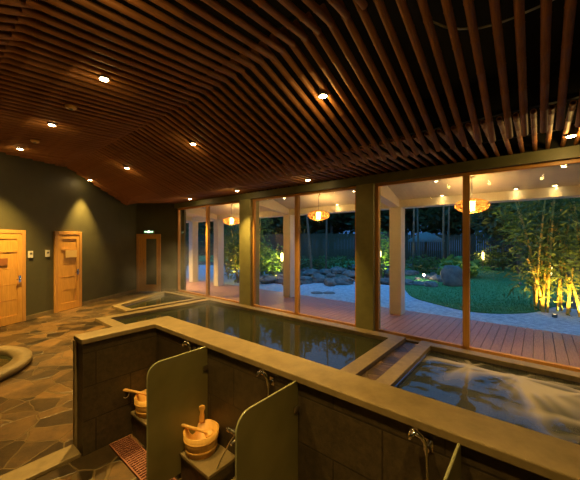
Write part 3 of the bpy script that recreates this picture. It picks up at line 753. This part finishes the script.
# grass tufts for a soft lawn edge and surface
def blades(name, loop, n, hmin, hmax, label):
    xs = [p[0] for p in loop]; ys = [p[1] for p in loop]; vs = []; fs = []; rnd = random.Random(3)
    def inside(x, y):
        c = False; j = len(loop)-1
        for i in range(len(loop)):
            if (loop[i][1] > y) != (loop[j][1] > y) and x < (loop[j][0]-loop[i][0])*(y-loop[i][1])/(loop[j][1]-loop[i][1])+loop[i][0]: c = not c
            j = i
        return c
    k = 0
    while k < n:
        x = rnd.uniform(min(xs), max(xs)); y = min(ys)+(rnd.random()**1.8)*(max(ys)-min(ys))
        if not inside(x, y): continue
        a = rnd.uniform(0, 2*PI); w = rnd.uniform(.006, .012); h = rnd.uniform(hmin, hmax); dx, dy = math.cos(a)*w, math.sin(a)*w
        q = len(vs); vs += [(x-dx, y-dy, 0), (x+dx, y+dy, 0), (x+rnd.uniform(-.03, .03), y+rnd.uniform(-.03, .03), h)]; fs.append((q, q+1, q+2)); k += 1
    m = MB(); m.add(vs, fs); return tag(m.build(name, 'grass'), label, 'grass', kind='stuff')
blades('grass_blades', lawn, 26000, .02, .06, 'short grass blades growing over the large right lawn')

# ------------------------------------------------------------------ rocks and pond
def rock(x, y, s, hgt, seed, label, grp='boulders round the garden pond', z=-.07):
    m = MB(); rnd = random.Random(seed); n, k = 18, 11; vs = []
    sx_, sy_ = s*rnd.uniform(.85, 1.2), s*rnd.uniform(.6, .95); rot = rnd.uniform(0, PI)
    for i in range(k):
        ph = PI*i/(k-1)
        for j in range(n):
            th = 2*PI*j/n; d = Vector((math.sin(ph)*math.cos(th), math.sin(ph)*math.sin(th), math.cos(ph)))
            f = 1+.38*noise.noise(d*1.3+Vector((seed*3.1, 0, 0)))+.16*noise.noise(d*3.4+Vector((0, seed*1.7, 0)))
            p = d*f; p = Vector((p.x*sx_/2, p.y*sy_/2, max(-.02, p.z*hgt*.62+hgt*.36)))
            vs.append(Matrix.Rotation(rot, 3, 'Z') @ p)
    m.add(vs, [(i*n+j, i*n+(j+1) % n, (i+1)*n+(j+1) % n, (i+1)*n+j) for i in range(k-1) for j in range(n)], seed % 3 == 0)
    o = m.build('boulder', 'rock'); o.location = (x, y, z); return tag(o, label, 'rock', grp)
big = on_z(451, 286); rock(big.x, big.y+.3, 1.02, .95, 3, 'big dark rounded boulder beside the lawn, largest of all the rocks', z=-.05)
RK = [(268,282,.9),(279,279,.8),(290,284,.7),(303,282,.9),(318,281,1.0),(330,284,.8),(343,283,1.0),(311,274,.9),(325,273,.8),(338,272,1.0),(296,272,.7),(350,276,.9),
      (383,282,.7),(388,272,.9),(380,266,.8),(406,284,.8),(409,275,.9),(420,285,.6),(430,286,.8),(437,280,.8),(414,267,.9),(432,270,.8),(425,264,.9),(443,268,.7),(405,262,.8),(399,268,.7),
      (285,268,.8),(271,273,.7),(352,268,.8),(368,284,.8),(372,274,.8),(458,282,.6)]
for i, (px, py, s) in enumerate(RK):
    p = on_z(px, py); side = 'left of the middle pillar' if px < 366 else 'right of the middle pillar'
    row = 'in the front row' if py > 279 else ('in the middle of the heap' if py > 270 else 'at the back of the heap')
    rock(p.x, p.y, s*1.02, s*.38, 10+i, f'grey garden boulder {row}, {side}', 'garden boulders '+row+' '+side)
pw = [on_z(x, y, -.05) for x, y in ((352, 270), (400, 266), (438, 272), (432, 283), (400, 285), (355, 281))]
tag(MB().prism(smooth_loop([(p.x, p.y) for p in pw]), -.068, -.045).build('garden_pond', 'water'), 'dark water of the small pond between the garden boulders', 'pond')
rnd = random.Random(21)
for i in range(34):
    px = rnd.uniform(264, 352) if i % 2 else rnd.uniform(382, 446); py = rnd.uniform(266, 284); s = rnd.uniform(.3, .55); p = on_z(px, py)
    side = 'left of the middle pillar' if px < 366 else 'right of the middle pillar'
    rock(p.x, p.y, s, s*.5, 60+i, f'small grey stone filling between the garden boulders, {side}', 'small stones '+side)
# stepping stones in the gravel
for i, (px, py) in enumerate(((317, 292), (329, 292), (372, 290))):
    p = on_z(px, py); o = MB().lathe([(.001, .03), (.20, .025), (.24, .0), (.001, 0)], 12).build('stepping_stone', 'rock'); o.location = (p.x, p.y, -.036)
    tag(o, ['dark stepping stone in the gravel, leftmost of three', 'dark stepping stone in the gravel, middle of three', 'dark stepping stone in the gravel beside the middle pillar'][i], 'stone', 'stepping stones')

# ------------------------------------------------------------------ fence
def fence(a, b, hh, label):
    a = Vector(a); b = Vector(b); L = (b-a).length; rz = math.atan2((b-a).y, (b-a).x)
    r = empty('garden_fence', (a.x, a.y, -.07), rz); tag(r, label, 'fence')
    m = MB(); x = 0; rnd = random.Random(5)
    while x < L-.1:
        w = .13; h2 = hh+rnd.uniform(-.06, .06); m.box(x, -.012, .03, x+w, .012, h2); x += w+.018
    m.build('paling', 'fence', r)
    m = MB(); m.box(0, .012, .4, L, .06, .48); m.box(0, .012, hh-.4, L, .06, hh-.32); m.build('rail', 'fence', r)
fence((-44, 21), (-9, 26), 2.6, 'dark wooden paling fence across the back of the garden, left stretch')
fence((-9, 26), (12, 28), 2.4, 'dark wooden paling fence behind the lawn, right stretch')
# parasol of thatch
p = on_z(425, 262); dd = 20.0; q = at_d(426, 240, 23); r = empty('thatched_umbrella', (q.x, q.y, -.05)); tag(r, 'round thatched umbrella on a pole beyond the pond', 'umbrella')
MB().tube([(0, 0, 0), (0, 0, 2.5)], .06, 10).build('pole', 'trunk', r)
MB().lathe([(1.28, 1.80), (1.30, 1.95), (.7, 2.30), (.2, 2.52), (.001, 2.58)], 28).build('thatch_roof', 'thatch', r)
MB().lathe([(1.22, 1.82), (.2, 2.40), (.001, 2.42)], 28).build('underside', 'trunk', r)

# ------------------------------------------------------------------ plants
def leaves(m, c, rad, n, size, rnd, shell=.55, long=1.6, droop=0):
    vs = []; fs = []
    for _ in range(n):
        d = Vector((rnd.gauss(0, 1), rnd.gauss(0, 1), rnd.gauss(0, 1))).normalized()
        q = shell+(1-shell)*rnd.random()
        nz = 1+.35*noise.noise(d*2.2+Vector(c))
        p = Vector((c[0]+d.x*rad[0]*q*nz, c[1]+d.y*rad[1]*q*nz, c[2]+d.z*rad[2]*q*nz))
        a = Vector((rnd.gauss(0, 1), rnd.gauss(0, 1), rnd.gauss(0, .6)-droop)).normalized(); b = a.cross(Vector((rnd.gauss(0, 1), rnd.gauss(0, 1), rnd.gauss(0, 1)))).normalized()
        s = size*rnd.uniform(.6, 1.3); k = len(vs)
        vs += [p-a*s*long*.5, p+b*s*.28, p+a*s*long*.5, p-b*s*.28]; fs.append((k, k+1, k+2, k+3))
    m.add(vs, fs)
def tree(x, y, hh, rw, kind, label, group, seed, trunk_r=.12, n=2600, size=.34):
    rnd = random.Random(seed); r = empty('garden_tree', (x, y, -.07)); tag(r, label, 'tree', group)
    m = MB(); bend = rnd.uniform(-.4, .4)
    m.tube([(0, 0, 0), (bend*.3, 0, hh*.35), (bend, .1, hh*.7), (bend, .1, hh*.9)], [trunk_r*1.2, trunk_r, trunk_r*.7, trunk_r*.3], 9)
    for k in range(5):
        a = rnd.uniform(0, 2*PI); z = hh*rnd.uniform(.4, .65); m.tube([(bend*.6, 0, z), (bend*.6+math.cos(a)*rw*.4, math.sin(a)*rw*.4, z+hh*.12), (bend*.6+math.cos(a)*rw*.7, math.sin(a)*rw*.7, z+hh*.16)], [trunk_r*.5, trunk_r*.35, trunk_r*.12], 6)
    m.build('trunk', 'trunk', r)
    m = MB(); blobs = 7
    for k in range(blobs):
        a = 2*PI*k/blobs+rnd.uniform(-.3, .3); rr = rw*rnd.uniform(.3, .6)
        c = (bend+math.cos(a)*rr, math.sin(a)*rr, hh*rnd.uniform(.32, .88))
        leaves(m, c, (rw*.62, rw*.6, hh*.2), n//blobs, size, rnd, .2)
    m.build('crown', kind, r)
tl = [('dark leafy tree behind the fence seen between the porch columns on the left', 'trees behind the left fence'), ('dark leafy tree behind the fence beyond the lawn', 'trees behind the right fence')]
for i in range(15):
    t = i/14; X = -42+50*t; Y = 24+6*t+random.uniform(-.8, 1.6)
    lab, g_ = tl[0] if X < -12 else tl[1]
    tree(X, Y+1.2, random.uniform(8, 11), 3.4, 'leaf_dark', lab, g_, 40+i, .16, 3200, .5)
for i in range(13):
    t = i/12
    tree(-52+70*t, 31.5+7*t+random.uniform(-1, 1), random.uniform(11, 14), 5.2, 'leaf_dark', 'tall dark tree in the far row closing off the garden', 'far row of tall trees', 90+i, .2, 3400, .75)
# mid-ground trees above the fence at the right, nearer
q = at_d(520, 262, 17); tree(q.x, q.y, 6.8, 2.6, 'leaf_dark', 'dark leafy tree rising over the right part of the lawn edge', 'trees at the right garden edge', 71, .13, 3600, .26)
q = at_d(566, 265, 13.5); tree(q.x, q.y, 6.2, 2.5, 'leaf_mid', 'green broad tree behind the lit bamboo at the right edge', 'trees at the right garden edge', 72, .14, 5200, .2)
q = at_d(600, 270, 12); tree(q.x, q.y, 5.8, 2.3, 'leaf_mid', 'green tree reaching in from beyond the right edge of the photo', 'trees at the right garden edge', 73, .14, 3600, .2)
# slim trunks
for i, (px, d, hh, lean) in enumerate(((413, 18, 6, .1), (419, 19, 6, -.15), (443, 17.5, 6, .05), (448, 19, 6, .1), (312, 17, 6.5, -.7), (326, 19, 6, .1), (363, 18, 6, .1), (236, 19, 6, .0), (503, 19, 6, .1))):
    q = at_d(px, 262, d); o = MB().tube([(0, 0, -.1), (lean*.4, 0, hh*.4), (lean, 0, hh)], [.075, .06, .04], 8).build('slim_trunk', 'trunk'); o.location = (q.x, q.y, 0)
    tag(o, ['slim upright tree trunk just right of the near porch column', 'slim upright tree trunk behind the thatched umbrella', 'slim upright trunk left of the rightmost pendant lamp', 'slim upright trunk nearest the rightmost window bar', 'slim leaning pale trunk beneath the middle pendant', 'slim trunk right of the middle pendant', 'slim trunk beside the middle pillar', 'slim trunk beside the left pillar', 'slim trunk at the far side of the lawn'][i], 'trunk')
def shrub(px, py, d, w, h, kind, label, n=900, size=.13, group='garden shrubs'):
    q = at_d(px, py, d); r = empty('shrub', (q.x, q.y, -.07)); tag(r, label, 'shrub', group); rnd = random.Random(int(px*7+py))
    m = MB(); leaves(m, (0, 0, h*.5), (w/2, w/2, h*.5), n, size, rnd, .3); m.build('foliage', kind, r)
    m = MB()
    for k in range(5):
        a = 2*PI*k/5; m.tube([(0, 0, 0), (math.cos(a)*w*.2, math.sin(a)*w*.2, h*.6)], [.025, .012], 6)
    m.build('stem', 'trunk', r); return r
shrub(274, 262, 15.5, 2.2, 1.7, 'leaf_bright', 'bright lit shrub behind the left porch column')
shrub(262, 262, 16.5, 1.8, 1.9, 'leaf_mid', 'green shrub beside the left pillar')
shrub(381, 262, 16.5, 2.0, 2.6, 'leaf_bright', 'bright yellow green shrub between pillar and near column')
shrub(424, 262, 17.5, 2.6, 1.1, 'leaf_mid', 'low rounded shrub under the thatched umbrella')
shrub(460, 264, 15.5, 2.2, 1.1, 'leaf_bright', 'spreading lit fern behind the big boulder', 500, .3)
shrub(493, 260, 19, 2.6, 1.6, 'leaf_mid', 'shrub behind the far lantern on the lawn edge')
shrub(520, 261, 18, 2.8, 1.8, 'leaf_dark', 'dark shrub at the back of the lawn, right of the lantern')
shrub(335, 261, 20, 4.0, .9, 'leaf_mid', 'low hedge like shrub in front of the left fence')
shrub(310, 261, 20, 3.0, .9, 'leaf_dark', 'low dark shrub under the leaning trunk')
shrub(238, 272, 13.5, 1.8, 2.5, 'leaf_mid', 'tall green shrub left of the left pillar')
shrub(228, 268, 16, 2.6, 3.2, 'leaf_mid', 'tall green shrub behind the lit bamboo on the left')
shrub(185, 268, 19, 3, 3.5, 'leaf_dark', 'dark shrub at the left end beyond the porch')
def bamboo(name, cx, cy, pts, label, hh, n_leaf, seed, size=.2, spread=1.0, lz=.45):
    rnd = random.Random(seed); r = empty('bamboo_clump', (cx, cy, -.07)); tag(r, label, 'bamboo')
    tops = []
    for (dx, dy, lx, ly, h2, rad) in pts:
        m = MB(); k = int(h2/.28); P = []; R = []
        for i in range(k+1):
            t = i/k; b = t*t*.6+t*.4; p = (dx+lx*b, dy+ly*b, h2*t)
            P.append((p[0], p[1], max(0, p[2]-.008))); R.append(rad*(1-.45*t)); P.append((p[0], p[1], p[2]+.002)); R.append(rad*(1-.45*t)*1.18); P.append((p[0], p[1], p[2]+.012)); R.append(rad*(1-.45*t))
            if t > lz: tops.append(p)
        m.tube(P, R, 8); m.build('culm', 'culm', r)
    m = MB(); vs = []; fs = []
    for _ in range(n_leaf):
        p = Vector(rnd.choice(tops))+Vector((rnd.gauss(0, .30*spread), rnd.gauss(0, .3*spread), rnd.gauss(0, .2)))
        a = Vector((rnd.gauss(0, 1), rnd.gauss(0, 1), -abs(rnd.gauss(.3, .6)))).normalized(); b = a.cross(Vector((rnd.gauss(0, 1), rnd.gauss(0, 1), rnd.gauss(0, 1)))).normalized()
        s = size*rnd.uniform(.6, 1.2); k = len(vs); vs += [p, p+a*s*.4+b*s*.09, p+a*s, p+a*s*.4-b*s*.09]; fs.append((k, k+1, k+2, k+3))
    m.add(vs, fs); m.build('foliage', 'leaf_mid', r)
q = on_z(566, 312); rnd = random.Random(11)
culms = [(rnd.uniform(-.75, .55), rnd.uniform(-.35, .5), rnd.uniform(-.7, .5), rnd.uniform(-.3, .3), rnd.uniform(2.6, 4.4), rnd.uniform(.022, .038)) for _ in range(20)]
culms += [(-.45, -.3, -.35, -.05, 1.45, .045), (.02, -.35, .10, 0, 1.25, .04), (.25, -.4, -.2, 0, 1.0, .04)]
bamboo('right', q.x, q.y+.1, culms, 'tall yellow lit bamboo clump at the right edge by the gravel', 4, 5200, 12, .24, 1.1, .28)
q2 = on_z(214, 284); culms = [(rnd.uniform(-.6, .5), rnd.uniform(-.3, .4), rnd.uniform(-.6, .5), rnd.uniform(-.3, .3), rnd.uniform(2.2, 3.8), rnd.uniform(.02, .034)) for _ in range(14)]
bamboo('left', q2.x, q2.y+1.9, culms, 'lit bamboo clump seen between the two leftmost columns', 3, 2600, 13, .24, 1.0, .3)
q3 = on_z(352, 252) if False else None

# ------------------------------------------------------------------ garden lights
def lantern(px, py, d, label, power, hgt=.28):
    q = at_d(px, py, d); z = q.z; r = empty('garden_lantern', (q.x, q.y, -.07)); tag(r, label, 'lantern', 'garden lanterns')
    zz = z+.07
    MB().tube([(0, 0, 0), (0, 0, zz-hgt/2)], .025, 8).build('post', 'trunk', r)
    MB().lathe([(.001, -hgt/2), (.05, -hgt/2), (.065, 0), (.05, hgt/2), (.001, hgt/2)], 16, (0, 0, zz)).build('glowing_shade', 'lantern', r)
    MB().lathe([(.001, hgt/2+.05), (.08, hgt/2+.005), (.05, hgt/2)], 16, (0, 0, zz)).build('cap', 'trunk', r)
    light('glow', 'POINT', (0, -.12, zz+.05), power, (1, .62, .22), r, .08)
lantern(550, 269, 10.6, 'lit white garden lantern beside the bamboo at the right', 25, .42)
lantern(483, 256, 19, 'lit garden lantern at the back edge of the lawn', 45, .5)
lantern(380, 254, 15.5, 'lit garden lantern right of the middle pillar', 30, .3)
lantern(282, 257, 14.8, 'lit garden lantern left of the porch column in the middle window', 30, .4)
def uplight(p, label, power, tilt=(0, 0, 0), col=(1, .56, .10), spot=110):
    r = empty('garden_uplight', p); tag(r, label, 'uplight', 'garden uplights')
    MB().lathe([(.001, 0), (.05, 0), (.06, .09), (.05, .09)], 16).build('casing', 'grey', r)
    MB().lathe([(.05, .08), (.001, .08)], 16).build('lens', 'soft_lens', r)
    light('beam', 'SPOT', (0, 0, .10), power, col, r, .04, spot, .6, (PI+tilt[0], tilt[1], 0))
uplight((q.x-.25, q.y-.75, -.04), 'ground uplight at the foot of the right bamboo', 400, (-.5, 0, 0), spot=120)
uplight((q.x+.35, q.y-.6, -.04), 'second ground uplight at the right bamboo, nearer the edge', 300, (-.5, 0, 0), spot=120)
uplight((q2.x+.1, q2.y+1.1, -.04), 'ground uplight at the foot of the left bamboo', 700, (-.4, 0, 0), spot=120)
p = at_d(380, 262, 15.3); uplight((p.x, p.y, -.03), 'ground uplight under the yellow green shrub', 420, (-.4, 0, 0), (.9, .95, .2))
p = at_d(272, 264, 14.2); uplight((p.x, p.y, -.03), 'ground uplight under the lit shrub at the left column', 260, (-.4, 0, 0), (.9, .85, .2))
p = on_z(424, 280); r = empty('pond_light', (p.x, p.y, 0)); tag(r, 'small bright lamp set low among the pond boulders', 'lamp')
MB().lathe([(.001, 0), (.04, 0), (.045, .08), (.001, .08)], 12, (0, 0, .20)).build('lens', 'lens', r); MB().tube([(0, 0, -.06), (0, 0, .2)], .015, 8).build('stake', 'grey', r)
light('glow', 'POINT', (0, -.15, .35), 14, (1, .75, .45), r, .05)
p = at_d(467, 276, 13); uplight((p.x, p.y, .0), 'ground uplight throwing light across the lawn by the boulder', 200, (-1.0, .4, 0), (1, .8, .2), 70)
p = at_d(520, 268, 12.8); uplight((p.x, p.y, .0), 'added ground uplight warming the trees right of the lawn', 800, (-.35, .2, 0), (1, .70, .14), 120)  # extra uplight, added to warm and brighten the tree foliage
# ------------------------------------------------------------------ steam over the warm water
def steam(name, x0, y0, z0, x1, y1, z1, dens, label):
    m = bpy.data.materials.new('steam_'+name); m.use_nodes = True; nt = m.node_tree; nt.nodes.clear(); o = nt.nodes.new('ShaderNodeOutputMaterial')
    pv = nt.nodes.new('ShaderNodeVolumePrincipled'); pv.inputs['Color'].default_value = (.9, .92, .96, 1); pv.inputs['Anisotropy'].default_value = .2
    tcn = nt.nodes.new('ShaderNodeTexCoord'); n = N(nt, 'ShaderNodeTexNoise', i_Scale=1.4, i_Detail=3); nt.links.new(tcn.outputs['Object'], n.inputs['Vector'])
    g = nt.nodes.new('ShaderNodeSeparateXYZ'); nt.links.new(tcn.outputs['Generated'], g.inputs[0])
    fade = None
    for k, (lo, hi) in enumerate(((.0, .3), (.0, .3))):
        q = N(nt, 'ShaderNodeMath', operation='PINGPONG'); q.inputs[1].default_value = .5; nt.links.new(g.outputs[k], q.inputs[0])
        w = N(nt, 'ShaderNodeMapRange', i_From_Min=lo, i_From_Max=hi); nt.links.new(q.outputs[0], w.inputs[0])
        if fade: 
            mu = N(nt, 'ShaderNodeMath', operation='MULTIPLY'); nt.links.new(fade, mu.inputs[0]); nt.links.new(w.outputs[0], mu.inputs[1]); fade = mu.outputs[0]
        else: fade = w.outputs[0]
    wz = N(nt, 'ShaderNodeMapRange', i_From_Min=0.0, i_From_Max=1.0, i_To_Min=1.0, i_To_Max=0.0); nt.links.new(g.outputs[2], wz.inputs[0])
    mu = N(nt, 'ShaderNodeMath', operation='MULTIPLY'); nt.links.new(fade, mu.inputs[0]); nt.links.new(wz.outputs[0], mu.inputs[1])
    nn = N(nt, 'ShaderNodeMapRange', i_From_Min=.42, i_From_Max=.68, i_To_Max=dens); nt.links.new(n.outputs[0], nn.inputs[0])
    m2 = N(nt, 'ShaderNodeMath', operation='MULTIPLY'); nt.links.new(mu.outputs[0], m2.inputs[0]); nt.links.new(nn.outputs[0], m2.inputs[1])
    nt.links.new(m2.outputs[0], pv.inputs['Density']); nt.links.new(pv.outputs[0], o.inputs['Volume'])
    ob = MB().box(x0, y0, z0, x1, y1, z1).build(name, m); return tag(ob, label, 'steam', kind='stuff')
steam('steam', -10.0, 3.4, .09, -5.6, 5.70, 1.9, .5, 'thin pale steam rising from the pools before the left windows')
